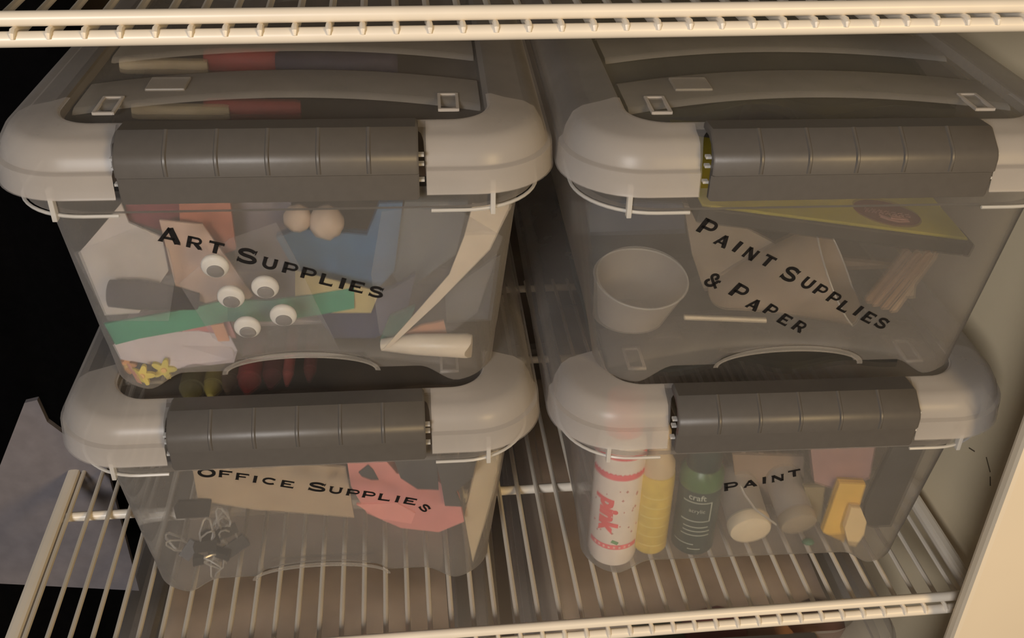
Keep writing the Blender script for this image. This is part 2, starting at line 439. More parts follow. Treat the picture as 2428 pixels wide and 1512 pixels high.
def letters(b, items, h, hb, wsc=1.05):
    for i, it in enumerate(items):
        ch, px, py, ang = it[:4]; big = len(it) > 4 and it[4]
        p = box_local(b, px, py, .0004); q = box_local(b, px+10*math.cos(R(ang)), py+10*math.sin(R(ang)), .0004)
        hh = hb if big else h
        o = link_bm('letter', glyph_bm(ch, hh, wsc*(it[5] if len(it) > 5 else 1)), M['vinyl'], BX[b])
        th = math.atan2((q-p).z, (q-p).x)
        o.location = p
        o.rotation_mode = 'XYZ'
        o.matrix_local = Matrix.Translation(p) @ Matrix.Rotation(-TILT*-1, 4, 'X') @ Matrix.Rotation(-th, 4, 'Y')
letters('UL', [('A', 402, 558, 11, 1), ('R', 462.5, 575.6, 13), ('T', 512.8, 587, 14), ('S', 586, 607, 13, 1), ('U', 640.4, 624.7, 14), ('P', 689.5, 636.4, 14),
  ('P', 733, 648.7, 14), ('L', 775.7, 663.3, 14), ('I', 812, 671.5, 14), ('E', 847.6, 680, 13), ('S', 892, 692, 12)], .0069, .0090, 1.06)
letters('LL', [('O', 489, 1120, 3, 1, .9), ('F', 535, 1123.6, 6), ('F', 575, 1130, 7), ('I', 605, 1135.4, 8), ('C', 638.7, 1140, 9), ('E', 682.7, 1147.4, 9), ('S', 751.9, 1153.9, 8, 1),
  ('U', 796.5, 1161.8, 8), ('P', 838, 1167.6, 8), ('P', 875.8, 1172.6, 8), ('L', 912, 1178.4, 8), ('I', 942.5, 1182.4, 8), ('E', 973.8, 1187.7, 10), ('S', 1007, 1203.6, 42, 0, .8)], .0057, .0074, 1.36)
letters('UR', [('P', 1679.5, 539.3, 25, 1), ('A', 1713.3, 570.7, 27), ('I', 1748.6, 584.4, 29), ('N', 1780.5, 601.6, 29), ('T', 1821.7, 618.6, 27), ('S', 1873.7, 649.7, 27, 1),
  ('U', 1915.7, 671.2, 28), ('P', 1947, 688, 28), ('P', 1978.5, 706.3, 28), ('L', 2003, 726.5, 28), ('I', 2035, 736.5, 28), ('E', 2061, 752.6, 28), ('S', 2091, 765.8, 28),
  ('&', 1693, 665, 20, 1), ('P', 1754.7, 691, 28, 1), ('A', 1787.8, 721.7, 28), ('P', 1829, 735, 29), ('E', 1862, 757.9, 29), ('R', 1896.4, 774, 29)], .0068, .0088, .98)
letters('LR', [('P', 1734.4, 1152, -9, 1), ('A', 1778.3, 1146, -9), ('I', 1812, 1138, -9), ('N', 1844.4, 1132.8, -10), ('T', 1883.9, 1121.3, -11)], .0060, .0071, 1.2)

# ------------------------------------------------------------------ wire shelves
PW = .01357
def shelf(z, off, x0, x1, label):
    t = empty('wire_shelf', (0, 0, z)); tag(t, label, 'shelf', 'white wire shelves')
    def rod(name, pts, r, **k):
        bm = bmesh.new(); tube(bm, pts, r, 12); return link_bm(name, bm, M['enamel'], t, True)
    rod('front_rod', [(x0, .0020, .0050), (x1, .0020, .0050)], .0031)
    rod('front_rod', [(x0, -.0014, -.0022), (x1, -.0014, -.0022)], .0032)
    for xx in (x0+.004, x1-.004):
        bm = bmesh.new(); add_box(bm, (xx, .21, -.003), (.0085, .42, .008), bev=.0025); link_bm('side_rail', bm, M['enamel'], t)
    for yy in (.137, .30, .418): rod('cross_rod', [(x0+.004, yy, -.0055), (x1-.004, yy, -.0055)], .0034)
    bm = bmesh.new(); tube(bm, [(0, .425, -.0016), (0, .010, -.0016), (0, .002, .0010), (0, -.0026, .0014), (0, -.0046, .0005), (0, -.0053, -.0012)], [.0016, .0016, .0014, .0014, .0013, .0007], 8)
    w0 = link_bm('wire', bm, M['enamel'], t, True); me = w0.data; first = True
    k = math.ceil((x0+.010)/PW-off)
    while (k+off)*PW < x1-.010:
        if first: w0.location.x = (k+off)*PW; first = False
        else: child('wire', me, t, ((k+off)*PW, 0, 0))
        k += 1
    return t
shelf(0, 0, -.0245, .5865, 'white wire shelf carrying the four clear boxes, its whole grid visible')
shelf(.3744, 5.60032-5, -.0245, .5865, 'white wire shelf edge running across the top of the picture')

# ------------------------------------------------------------------ setting
def plane_box(name, c, s, mat, bev=0):
    bm = bmesh.new(); add_box(bm, (0, 0, 0), s, bev=bev); o = link_bm(name, bm, mat, loc=c); o['kind'] = 'structure'; return o
plane_box('wall_right', (.607, .24, .10), (.02, .50, 1.3), M['wall'])
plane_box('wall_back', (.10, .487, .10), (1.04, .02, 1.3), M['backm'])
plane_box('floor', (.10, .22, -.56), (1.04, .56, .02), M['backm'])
plane_box('ceiling_light_block', (.10, .27, .70), (1.04, .46, .02), M['wall'])  # out of view, added to block light from above
for (y_, z_, l_, r_) in ((.055, .066, .010, 35), (.048, .058, .006, 60), (.075, .062, .007, -20), (.115, .075, .004, 10)):
    bm = bmesh.new(); add_box(bm, (0, 0, 0), (.0004, l_, .0008), rot=Matrix.Rotation(R(r_), 3, 'X')); link_bm('scuff_mark', bm, solid('scuff', srgb(96, 84, 66), .8), bpy.data.objects['wall_right'], loc=(-.0101, y_-.24, z_-.10))
fr = plane_box('trim_1', (.5950, -.020, .10), (.087, .010, 1.3), M['frame'], .003)

# ================================================================== CONTENTS
def inside(b, x, y, z): # local -> world
    x0, y0, z0, a = boxes[b]; c, s = math.cos(a), math.sin(a)
    return Vector((x0+x*c-y*s, y0+x*s+y*c, z0+z))
def sheet(name, pix, Y, th, mat, label, cat, group=None, lean=0., parent=None):
    """flat piece standing at depth Y; lean tips its upper side away from us (metres of depth per metre of height)"""
    zc = sum(at(px, py, Y=Y).z for px, py in pix)/len(pix); pts = []
    for px, py in pix:
        d = FWD+RGT*((px-1214)/FX)-UPV*((py-756)/FX)
        t = (Y-lean*zc-CAMP.y+lean*CAMP.z)/(d.y-lean*d.z); pts.append(CAMP+d*t)
    bm = bmesh.new(); slab(bm, pts, th)
    o = link_bm(name, bm, mat, parent)
    if label: tag(o, label, cat, group)
    return o
def rod2(name, a, b, r, mat, label, cat, group=None, n=12, parent=None, flat=None):
    bm = bmesh.new(); tube(bm, [a, b], r, n)
    o = link_bm(name, bm, mat, parent, True)
    if label: tag(o, label, cat, group)
    return o

CUR[0] = 'UL'
# --- Art Supplies
eyes = [(510, 633), (629, 683), (548, 706), (672, 750), (587, 778)]
elab = ['googly eye nearest the T of Art, topmost of the five', 'googly eye below the first P of Supplies, right of the middle one', 'googly eye in the middle of the five, nearest the green strip at left',
        'googly eye farthest right of the five', 'googly eye lowest of the five, above the box arch']
for (px, py), lb in zip(eyes, elab):
    p = box_local('UL', px, py-4, -.0052); w = inside('UL', *p)
    e = empty('googly_eye', w); tag(e, lb, 'googly eye', 'googly eyes in the Art Supplies box')
    rot = Matrix.Rotation(boxes['UL'][3], 4, 'Z') @ Matrix.Rotation(R(90)+TILT, 4, 'X')
    bm = bmesh.new(); r = .0071
    lathe(bm, [(r*.96, -.0008), (r, .0002), (r*.98, .0011), (r*.86, .0020), (r*.62, .0026), (r*.3, .0029), (.0002, .0030)], 28, rot)
    link_bm('white_dome', bm, col('eye_white', 252, 250, 244, .3), e, True)
    bm = bmesh.new(); m2 = rot @ Matrix.Translation((.0002, -.0020, .0021)) @ Matrix.Rotation(R(17), 4, 'X')
    lathe(bm, [(.0044, -.0008), (.0044, .0005), (.0040, .0011), (.002, .0015), (.0001, .0016)], 24, m2)
    link_bm('pupil', bm, col('eye_pupil', 120, 118, 118, .3), e, True)
sheet('plastic_bag', [(545, 565), (655, 527), (700, 610), (760, 740), (815, 868), (600, 872), (505, 800), (425, 672)], .0610, .0003, M['bag'], 'clear plastic bag behind the googly eyes', 'bag', lean=-.05)
sheet('plastic_bag', [(905, 500), (1060, 480), (1190, 560), (1130, 740), (1010, 830), (900, 790), (880, 650)], .0660, .0003, M['bag'], 'crumpled clear plastic bag at the right of the art supplies', 'bag')
sheet('plastic_bag', [(145, 600), (330, 535), (400, 590), (415, 660), (400, 760), (250, 760)], .0580, .0003, M['bag'], 'clear plastic bag over the white paper at the left of the art supplies', 'bag')
sheet('paper_sheet', [(147, 597), (288, 480), (306, 525), (385, 560), (400, 640), (330, 740), (252, 745)], .0780, .0006, col('paper_white', 214, 206, 200), 'white paper sheet standing on its corner at the left of the art supplies', 'paper', lean=.1)
sheet('felt_sheet', [(298, 470), (425, 470), (430, 640), (395, 650), (385, 545), (300, 520)], .085, .004, col('felt_maroon', 112, 46, 54), 'dark maroon felt sheet behind the letter A', 'felt')
sheet('felt_sheet', [(425, 470), (545, 470), (560, 590), (470, 620), (430, 600)], .080, .004, col('felt_orange', 158, 96, 74), 'rust orange felt sheet above the word Art', 'felt')
sheet('card_sheet', [(378, 520), (480, 530), (560, 640), (600, 700), (545, 740), (420, 690)], .072, .001, col('card_pink', 196, 168, 152), 'pale pink card behind the lettering, left of the googly eyes', 'card')
sheet('felt_sheet', [(545, 470), (690, 470), (700, 640), (560, 640)], .095, .004, col('felt_slate', 104, 98, 104), 'slate grey felt sheet above the S of Supplies', 'felt')
for i, (px, py, rr, lb) in enumerate([(705, 515, .0075, 'beige craft ball under the latch, left one of two'), (775, 525, .0095, 'beige craft ball under the latch, larger right one of two')]):
    w = at(px, py, Y=.080); bm = bmesh.new(); bmesh.ops.create_icosphere(bm, subdivisions=3, radius=rr)
    for v in bm.verts: v.co *= 1+.06*math.sin(v.co.x*900+i)*math.cos(v.co.z*800)
    tag(link_bm('craft_ball', bm, col('ball_beige', 190, 172, 156, .8), loc=w, smooth=True), lb, 'craft ball', 'beige craft balls')
sheet('craft_pack', [(655, 560), (720, 540), (870, 555), (900, 480), (955, 478), (935, 640), (880, 700), (700, 640)], .088, .006, col('pack_blue', 66, 100, 132), 'blue craft packet above the word Supplies', 'packet')
sheet('felt_sheet', [(960, 475), (1110, 475), (1080, 600), (960, 690), (925, 640)], .092, .004, col('felt_grey', 100, 106, 108), 'grey felt sheet at the upper right of the art supplies', 'felt')
sheet('card_sheet', [(700, 640), (900, 690), (880, 740), (700, 740)], .074, .001, col('card_yellow', 178, 164, 118), 'dull yellow card under the letters PPLI', 'card')
# green strip, bent ribbon
bm = bmesh.new()
gp = [(216, 792, .0655), (330, 776, .0655), (430, 758, .066), (540, 735, .067), (640, 735, .071), (740, 722, .072), (840, 704, .073)]
vv = []
for px, py, Y in gp:
    a = at(px, py-24, Y=Y+.001); b = at(px, py+26, Y=Y-.001); vv.append([bm.verts.new(q) for q in (a, b, b+Vector((0, .0015, 0)), a+Vector((0, .0015, 0)))])
for i in range(len(vv)-1):
    for k in range(4): bm.faces.new((vv[i][k], vv[i][(k+1) % 4], vv[i+1][(k+1) % 4], vv[i+1][k]))
bm.faces.new(vv[0]); bm.faces.new(vv[-1][::-1])
tag(link_bm('craft_strip', bm, col('strip_green', 52, 132, 104), smooth=False), 'long green craft strip across the art supplies', 'craft strip')
# navy roll
bm = bmesh.new(); tube(bm, [at(262, 694, Y=.068), at(330, 698, Y=.067), at(400, 704, Y=.068), at(470, 712, Y=.071)], [.0075, .0082, .0070, .0050], 16)
tag(link_bm('fabric_roll', bm, col('roll_navy', 14, 16, 34, .95, spec=.1), smooth=True), 'dark navy fabric roll at the left of the art supplies', 'fabric roll')
sheet('fabric_piece', [(750, 745), (830, 715), (935, 680), (985, 650), (960, 760), (890, 800), (790, 800)], .078, .004, col('fab_navy', 66, 70, 92, .9), 'navy fabric piece below the last letters of Supplies', 'fabric')
sheet('fabric_piece', [(925, 750), (985, 725), (960, 790), (900, 810)], .073, .003, col('fab_green', 66, 110, 96, .9), 'small dark green fabric scrap right of the navy fabric', 'fabric')
sheet('card_sheet', [(1055, 690), (1190, 600), (1160, 800), (1060, 790)], .095, .003, col('card_slate', 92, 96, 104), 'slate blue card at the lower right of the art supplies', 'card')
# white folded paper at the bottom
sheet('paper_sheet', [(252, 852), (262, 815), (330, 790), (470, 782), (545, 795), (563, 830), (559, 886), (420, 873)], .0700, .002, col('paper_lilac', 206, 196, 200), 'folded white paper lying at the bottom left of the art supplies', 'paper', lean=.6)
sheet('felt_sheet', [(425, 765), (540, 750), (560, 800), (440, 800)], .0760, .002, col('felt_pink', 190, 130, 132), 'pink felt scrap under the green strip', 'felt')
sheet('card_sheet', [(500, 770), (530, 765), (548, 815), (520, 812)], .0720, .001, col('card_orange', 214, 150, 112), 'small orange card left of the lowest googly eye', 'card')
# foam flowers
def flower(px, py, Y, r, mat, lb, rot=0):
    w = at(px, py, Z=.1655); w.y = max(w.y, Y); bm = bmesh.new(); pts = []
    for k in range(40):
        a = 2*math.pi*k/40+rot; rr = r*(.72+.28*math.cos(5*a)); pts.append(w+Vector((rr*math.cos(a), 0, rr*math.sin(a))))
    slab(bm, pts, .0022)
    f = link_bm('foam_flower', bm, mat); tag(f, lb, 'foam flower', 'foam flowers')
    bm = bmesh.new(); lathe(bm, [(r*.24, 0), (r*.2, .0008)], 12, Matrix.Translation(w) @ Matrix.Rotation(R(90), 4, 'X'))
    link_bm('flower_centre', bm, col('flower_mid', 230, 190, 120), f)
flower(330, 912, .0590, .0072, col('foam_yellow', 226, 206, 96), 'yellow foam flower at the very bottom corner of the art box', .3)
flower(268, 890, .0600, .0072, col('foam_pink', 216, 150, 132), 'salmon foam flower left of the yellow one', .9)
flower(385, 888, .0640, .0072, col('foam_yellow2', 214, 200, 100), 'yellow foam flower under the folded paper, right one', .1)
flower(300, 866, .0660, .0060, col('foam_orange', 222, 160, 104), 'orange foam flower half under the folded paper', .5)
flower(252, 836, .0640, .0062, col('foam_yellow3', 216, 206, 120), 'pale yellow foam flower highest at the left wall', 1.2)
sheet('paper_strip', [(906, 830), (985, 742), (1065, 650), (1100, 560), (1120, 482), (1235, 482), (1160, 590), (1040, 715), (925, 822)], .0625, .0007, col('paper_cream', 214, 202, 184), 'long cream paper strip slanting up the right side of the art box', 'paper', lean=.15)
sheet('card_sheet', [(925, 835), (935, 800), (1000, 770), (1052, 760), (1062, 800), (1010, 825)], .0700, .002, col('card_peach', 206, 148, 112), 'peach card above the white tube', 'card')
bm = bmesh.new(); tube(bm, [Vector((at(905, 830, Z=.176).x, .0660, .1745)), Vector((at(985, 838, Z=.176).x, .0620, .1765)), Vector((at(1110, 850, Z=.176).x, .0580, .1765)), Vector((at(1122, 851, Z=.176).x, .0576, .1765))], [.0035, .0062, .0072, .0066], 16)
tb = link_bm('glue_tube', bm, col('tube_white', 236, 226, 208, .35), smooth=True); tag(tb, 'white glue tube lying at the bottom right of the art box', 'tube')
sheet('tissue_bundle', [(300, 760), (470, 735), (800, 760), (900, 800), (880, 850), (600, 860), (300, 840)], .100, .01, col('tissue', 168, 158, 160), 'pale crumpled tissue behind the green strip', 'tissue')
sheet('felt_sheet', [(420, 610), (700, 640), (760, 760), (440, 740)], .105, .004, col('felt_dusk', 128, 118, 116), 'dusty brown felt sheet deep behind the googly eyes', 'felt')

# things seen through the lid, lying on top of the art supplies
for px, py, L_, r, c, lb in [(600, 262, .05, .005, (150, 70, 62), 'brick red marker under the lid of the art box'), (430, 268, .05, .0035, (196, 178, 142), 'cream marker under the lid of the art box, left of the red one'),
        (600, 150, .055, .008, (150, 66, 62), 'red craft roll under the lid of the art box, farther back'), (390, 160, .05, .004, (190, 172, 140), 'cream paper roll under the lid beside the red roll'), (800, 158, .07, .009, (66, 58, 72), 'dark violet craft roll under the lid, right of the red one')]:
    w = at(px, py, Z=.300); bm = bmesh.new(); tube(bm, [w+Vector((-L_/2, .002, 0)), w+Vector((-L_/2+.003, .002, 0)), w+Vector((L_/2-.003, -.002, 0)), w+Vector((L_/2, -.002, 0))], [r*.8, r, r, r*.8], 14)
    kind = 'marker' if 'marker' in lb else 'roll'
    tag(link_bm('craft_'+kind, bm, col(lb[:20], *c), smooth=True), lb, kind)

CUR[0] = 'LL'
# --- Office Supplies
sheet('envelope', [(455, 1100), (560, 1085), (820, 1105), (840, 1225), (600, 1205), (470, 1185)], .062, .002, col('env_manila', 172, 152, 126), 'manila envelope behind the words Office Supplies', 'envelope')
sheet('card_sheet', [(620, 1075), (830, 1080), (830, 1130), (700, 1108)], .080, .002, col('card_plum', 120, 100, 98), 'dull plum card under the latch of the office box', 'card')
pk = sheet('pencil_case', [(822, 1085), (905, 1078), (940, 1120), (1040, 1140), (1090, 1190), (1100, 1235), (1040, 1260), (950, 1250), (870, 1215), (832, 1150)], .0570, .010, col('case_pink', 206, 136, 130), 'pink pencil case with black shapes at the right of the office box', 'pencil case')
sheet('black_patch', [(850, 1118), (873, 1100), (885, 1112), (898, 1136), (880, 1136), (858, 1128)], .0563, .0006, col('patch_dark', 58, 60, 62), None, None, parent=pk)
sheet('black_patch', [(930, 1076), (1035, 1082), (1040, 1160), (990, 1158), (950, 1132)], .0563, .0006, col('patch_dark', 58, 60, 62), None, None, parent=pk)
sheet('pink_flap', [(845, 1195), (940, 1190), (985, 1215), (975, 1240), (900, 1228)], .0560, .002, col('case_pink_light', 226, 152, 144), None, None, parent=pk)
sheet('scissor_handle', [(1033, 1088), (1128, 1095), (1120, 1130), (1080, 1165), (1095, 1200), (1055, 1198), (1045, 1140)], .0530, .004, col('handle_dark', 62, 62, 62), 'dark scissor handle standing at the right of the pencil case', 'scissors')
sheet('card_folder', [(1135, 1070), (1200, 1060), (1190, 1150), (1120, 1345), (1100, 1220)], .068, .004, col('folder_tan', 196, 180, 152), 'tan cardboard folder upright against the right side of the office box', 'folder', lean=.1)
# binder clips
def clip(px, py, Y, s, ang, lb, handles=True):
    w = at(px, py, Y=Y); e = empty('binder_clip', w); tag(e, lb, 'binder clip', 'binder clips')
    rot = Matrix.Rotation(R(ang), 4, 'Y') @ Matrix.Rotation(R(20), 4, 'Z')
    bm = bmesh.new(); q = [(-s, -s*.5), (s, -s*.5), (s, s*.5), (-s, s*.5)]
    pr = [(-.45*s, -.5*s), (.45*s, -.5*s), (.08*s, .6*s), (-.08*s, .6*s)]
    A = [bm.verts.new(rot @ Vector((-s, y, z))) for y, z in pr]; B = [bm.verts.new(rot @ Vector((s, y, z))) for y, z in pr]
    for k in range(4): bm.faces.new((A[k], A[(k+1) % 4], B[(k+1) % 4], B[k]))
    bm.faces.new(A); bm.faces.new(B[::-1])
    link_bm('clip_body', bm, col('clip_black', 18, 19, 24, .45), e)
    if handles:
        for sg in (-1, 1):
            bm = bmesh.new(); pts = [(-.5*s, 0, .6*s), (-.62*s, sg*.3*s, 1.3*s), (-.3*s, sg*.8*s, 2.4*s), (0, sg*.9*s, 2.6*s), (.3*s, sg*.8*s, 2.4*s), (.62*s, sg*.3*s, 1.3*s), (.5*s, 0, .6*s)]
            tube(bm, [rot @ Vector(p) for p in pts], .0006, 6)
            link_bm('wire_handle', bm, M['steel'], e, True)
M['steel'] = solid('steel_wire', srgb(225, 222, 215), .3, .03, 60, 0, .6)
clip(458, 1200, .0585, .0098, 20, 'large black binder clip highest at the left of the office box', False)
clip(450, 1300, .062, 0.0063, -50, 'small binder clip lowest left of the tangle')
clip(487, 1290, .060, 0.0067, 15, 'small binder clip in the front middle of the tangle')
clip(520, 1310, .063, 0.0067, 190, 'small binder clip upside down in the tangle')
clip(560, 1290, .068, 0.0075, -25, 'binder clip at the right of the tangle with handles up')
clip(505, 1265, .072, 0.0067, 40, 'small binder clip at the back top of the tangle')
clip(540, 1255, .066, 0.0060, -10, 'small binder clip whose handles rise highest')
clip(470, 1325, .060, 0.0057, 100, 'small binder clip lying flat nearest the front wall')
# under the lid of the office box, seen through the arch above
def crayon(px, py, c, lb, L_=.05, r=.004, rz=90, z=.135):
    w = at(px, py, Z=z); e = empty('crayon', w, R(rz)); tag(e, lb, 'crayon', 'crayons and markers in the office box')
    bm = bmesh.new(); lathe(bm, [(r, 0), (r, L_)], 14, Matrix.Rotation(R(90), 4, 'Y')); link_bm('barrel', bm, col('crayon%d%d%d' % c, *c), e, True)
    bm = bmesh.new(); lathe(bm, [(r*.85, -.001), (r*.8, -.003), (r*.3, -.0105), (r*.15, -.011)], 14, Matrix.Rotation(R(90), 4, 'Y')); link_bm('tip', bm, col('crayont%d%d%d' % c, *[min(255, int(v*1.15)) for v in c]), e, True)
crayon(455, 925, (120, 112, 66), 'olive marker seen under the arch, leftmost', r=.0075)
crayon(505, 918, (150, 136, 66), 'mustard marker seen under the arch, second from left', r=.006)
crayon(545, 905, (96, 76, 58), 'brown marker seen under the arch, between mustard and red', r=.006)
crayon(590, 905, (158, 62, 62), 'red marker seen under the arch', r=.0075)
crayon(645, 895, (112, 50, 54), 'dark red marker seen under the arch, right of the red one', r=.006)
crayon(683, 890, (190, 96, 90), 'coral crayon pointing forward under the arch', r=.0035)
crayon(735, 880, (120, 56, 56), 'maroon crayon under the arch, rightmost', r=.004)

CUR[0] = 'UR'
# --- Paint Supplies & Paper
def cup(c, axis, r0, r1, h, lb, mat=None, name='plastic_cup'):
    z = Vector(axis).normalized(); q = z.to_track_quat('Z', 'Y').to_matrix().to_4x4(); m4 = Matrix.Translation(c) @ q
    e = empty(name, c); tag(e, lb, 'cup')
    bm = bmesh.new(); lathe(bm, [(r0*.9, 0), (r0, .0015), (r1, h)], 48, Matrix.Translation(-Vector(c)) @ m4, cap0=True, cap1=False); link_bm('cup_wall', bm, mat or M['cup'], e, True)
    bm = bmesh.new(); ring = [Matrix.Translation(-Vector(c)) @ m4 @ Vector((r1*math.cos(2*math.pi*k/48), r1*math.sin(2*math.pi*k/48), h)) for k in range(49)]
    tube(bm, ring, .0005, 6, cap=False); link_bm('rim', bm, M['rib'], e, True)
    return e
rimc = at(1523, 656, Y=.078)
ax = Vector((.02, -.22, 1)).normalized()
cup(rimc-ax*.068, ax, .0195, .0262, .068, 'clear plastic cup standing at the left of the paint supplies box')
rimc = at(1985, 645, Y=.098)
ax = Vector((.78, -.30, .50)).normalized()
cup(rimc-ax*.075, ax, .026, .034, .075, 'wide frosted tan cup lying on its side behind the words Paint Supplies', frosted('cup_tan', srgb(206, 186, 160), .60, .4, .3, .7))
# tilted paint tray / box
A_ = at(1655, 508, Y=.062); B_ = at(2290, 588, Y=.060)
tr = empty('paint_box', (A_+B_)/2); tag(tr, 'flat green and yellow box with brown oval, tilted under the lid at upper right', 'box')
o3 = (A_+B_)/2; ex = (B_-A_); LX = ex.length; ex.normalize(); ey = Vector((.05, 1, .05)); ey = (ey-ex*ey.dot(ex)).normalized(); ez = ex.cross(ey).normalized()
if ez.z < 0: ez = -ez
mt = Matrix((ex, ey, ez)).transposed().to_4x4()
bm = bmesh.new(); add_box(bm, (0, .045, 0), (LX, .09, .0095), rot=None, bev=.0012); bm.transform(mt); link_bm('tray_base', bm, col('tray_dark', 34, 32, 28), tr)
bm = bmesh.new(); add_box(bm, (0, .046, .0052), (LX-.002, .088, .0010)); bm.transform(mt); topf = link_bm('top_face', bm, col('tray_olive', 168, 158, 60, .6, var=.22, scale=14), tr)
bm = bmesh.new(); lathe(bm, [(1, 0), (1, .0004)], 48, Matrix.Translation((.037, .021, .0057)) @ Matrix.Diagonal((.0205, .0150, 1, 1))); bm.transform(mt); ov = link_bm('oval_emblem', bm, col('oval_brown', 92, 44, 34), topf)
# worn pink script on the oval, drawn as short strokes
bm = bmesh.new()
for k in range(7):
    x = .037-.013+.0042*k
    tube(bm, [(x-.0013, .0195, .0062), (x, .0222-.0004*k, .0062), (x+.0010, .0192, .0062), (x+.0019, .0214, .0062)], .0004, 5)
tube(bm, [(.0300, .0150, .0062), (.0340, .0125, .0062), (.0400, .0115, .0062), (.0470, .0135, .0062), (.0420, .0155, .0062), (.0370, .0150, .0062)], .0007, 5)
bm.transform(mt); link_bm('faded_script', bm, col('script_pink', 150, 108, 98), topf)
bm = bmesh.new(); add_box(bm, (LX/2+.0035, .012, -.002), (.0045, .02, .0085), bev=.0015); bm.transform(mt); link_bm('end_tab', bm, col('tab_dark', 44, 36, 32), tr)
# sticks
for i, (a, b, c) in enumerate([((2225, 600), (2110, 760), (176, 146, 112)), ((2200, 600), (2090, 750), (160, 128, 96)), ((2175, 600), (2070, 735), (150, 120, 92)), ((2150, 595), (2060, 710), (138, 112, 88)), ((2245, 625), (2140, 770), (182, 158, 126))]):
    A1 = at(*a, Y=.098+.004*i); B1 = at(*b, Y=.085+.004*i)
    bm = bmesh.new(); d = (B1-A1).normalized(); s = d.cross(Vector((0, 1, 0))).normalized()*.0028
    slab(bm, [A1+s, A1+s*.5-d*.002, A1-s*.5-d*.002, A1-s, B1-s, B1-s*.5+d*.002, B1+s*.5+d*.002, B1+s], .0015)
    tag(link_bm('craft_stick', bm, col('stick%d' % i, *c)), ['wooden craft stick, second from right of the leaning bundle', 'wooden craft stick in the middle of the bundle', 'wooden craft stick, second from left of the bundle', 'darkest wooden craft stick, leftmost of the bundle', 'lightest wooden craft stick, rightmost of the bundle'][i], 'craft stick', 'craft sticks leaning at the right of the paint supplies box')
rod2('white_stick', at(1622, 750, Y=.070), at(1815, 757, Y=.070), .0013, col('stick_white', 226, 214, 190), 'thin white stick lying level under the words & Paper', 'stick')
sheet('paper_pad', [(1620, 480), (1700, 500), (1890, 600), (1900, 760), (1660, 740), (1640, 600)], .120, .004, col('pad_taupe', 118, 108, 96), 'taupe paper pad deep behind the words & Paper', 'paper pad')
sheet('paper_pad', [(1900, 600), (2150, 620), (2080, 840), (1900, 830)], .140, .004, col('pad_brown', 132, 112, 88), 'brown paper pad deep behind the wide cup', 'paper pad')
sheet('paper_pad', [(2160, 620), (2300, 620), (2230, 850), (2130, 850)], .120, .004, col('pad_greygreen', 138, 132, 112), 'grey green paper pad standing at the right end of the box', 'paper pad')
sheet('blue_card', [(1385, 470), (1620, 478), (1620, 560), (1395, 600)], .20, .003, col('card_bluegrey', 92, 96, 104), 'blue grey card at the back behind the small cup', 'card')

CUR[0] = 'LR'
# --- Paint
def bottle(px, py, Z, prof, mat, lb, name='paint_bottle', n=36):
    w = at(px, py, Z=Z); e = empty(name, w); tag(e, lb, 'bottle')
    bm = bmesh.new(); lathe(bm, prof, n); link_bm('bottle_body', bm, mat, e, True)
    return e, w
def ringpart(e, name, r, z0, z1, mat, a0=0, a1=360, n=36, wob=0):
    bm = bmesh.new(); v = []
    for k in range(n+1):
        a = R(a0+(a1-a0)*k/n); dz = wob*abs(math.sin(k*1.2))
        v.append([bm.verts.new((r*math.cos(a), r*math.sin(a), z)) for z in (z0, z1+dz)])
    for k in range(n): bm.faces.new((v[k][0], v[k+1][0], v[k+1][1], v[k][1]))
    return link_bm(name, bm, mat, e, True)
FLZ = .0125
w = at(1433, 1300, Y=.050); 
pb = empty('paint_bottle', (*inside('LR', -.0858, .0502, 0).xy, .0035)); tag(pb, 'tall white bottle with pink bands and the word pink, left end of the paint box', 'bottle')
rb = .0155
bm = bmesh.new(); lathe(bm, [(rb*.8, 0), (rb*.95, .001), (rb, .004), (rb, .092), (rb*.93, .098), (rb*.75, .102), (rb*.72, .104)], 40); link_bm('bottle_body', bm, col('bottle_white', 250, 240, 228, .35), pb, True)
bm = bmesh.new(); lathe(bm, [(rb*.78, .104), (rb*.8, .110), (rb*.74, .128), (rb*.5, .130)], 32); link_bm('cap', bm, col('cap_coral', 232, 110, 96, .4), pb, True)
pinkm = col('band_pink', 232, 112, 118)
ringpart(pb, 'pink_band', rb*1.012, .0905, .0945, col('band_coral', 226, 100, 104))
ringpart(pb, 'pink_band', rb*1.012, .0745, .0785, pinkm, -180, -20, 40, .0012)
ringpart(pb, 'pink_band', rb*1.012, .0160, .0200, pinkm, -170, -40, 30)
for k in range(8):  # pale marks on the lower band
    a = R(-150+k*12.5); bm = bmesh.new(); add_box(bm, (0, 0, 0), (.0014, .0002, .0018)); bm.transform(Matrix.Translation((rb*1.02*math.cos(a), rb*1.02*math.sin(a), .018)) @ Matrix.Rotation(a+R(90), 4, 'Z')); link_bm('pale_mark', bm, col('mark_pale', 246, 190, 180), pb)
rnd = random.Random(4)
for k in range(26):
    a = R(rnd.uniform(-165, -45)); z = rnd.uniform(.026, .070); s = rnd.uniform(.0005, .0010)
    if -125 < math.degrees(a) < -92 and .03 < z < .062: continue
    bm = bmesh.new(); add_box(bm, (0, 0, 0), (s*2, .0002, s*.5)); add_box(bm, (0, 0, 0), (s*.5, .0002, s*2)); bm.transform(Matrix.Translation((rb*1.012*math.cos(a), rb*1.012*math.sin(a), z)) @ Matrix.Rotation(a+R(90), 4, 'Z')); link_bm('star_speck', bm, col('speck', 206, 140, 130), pb)
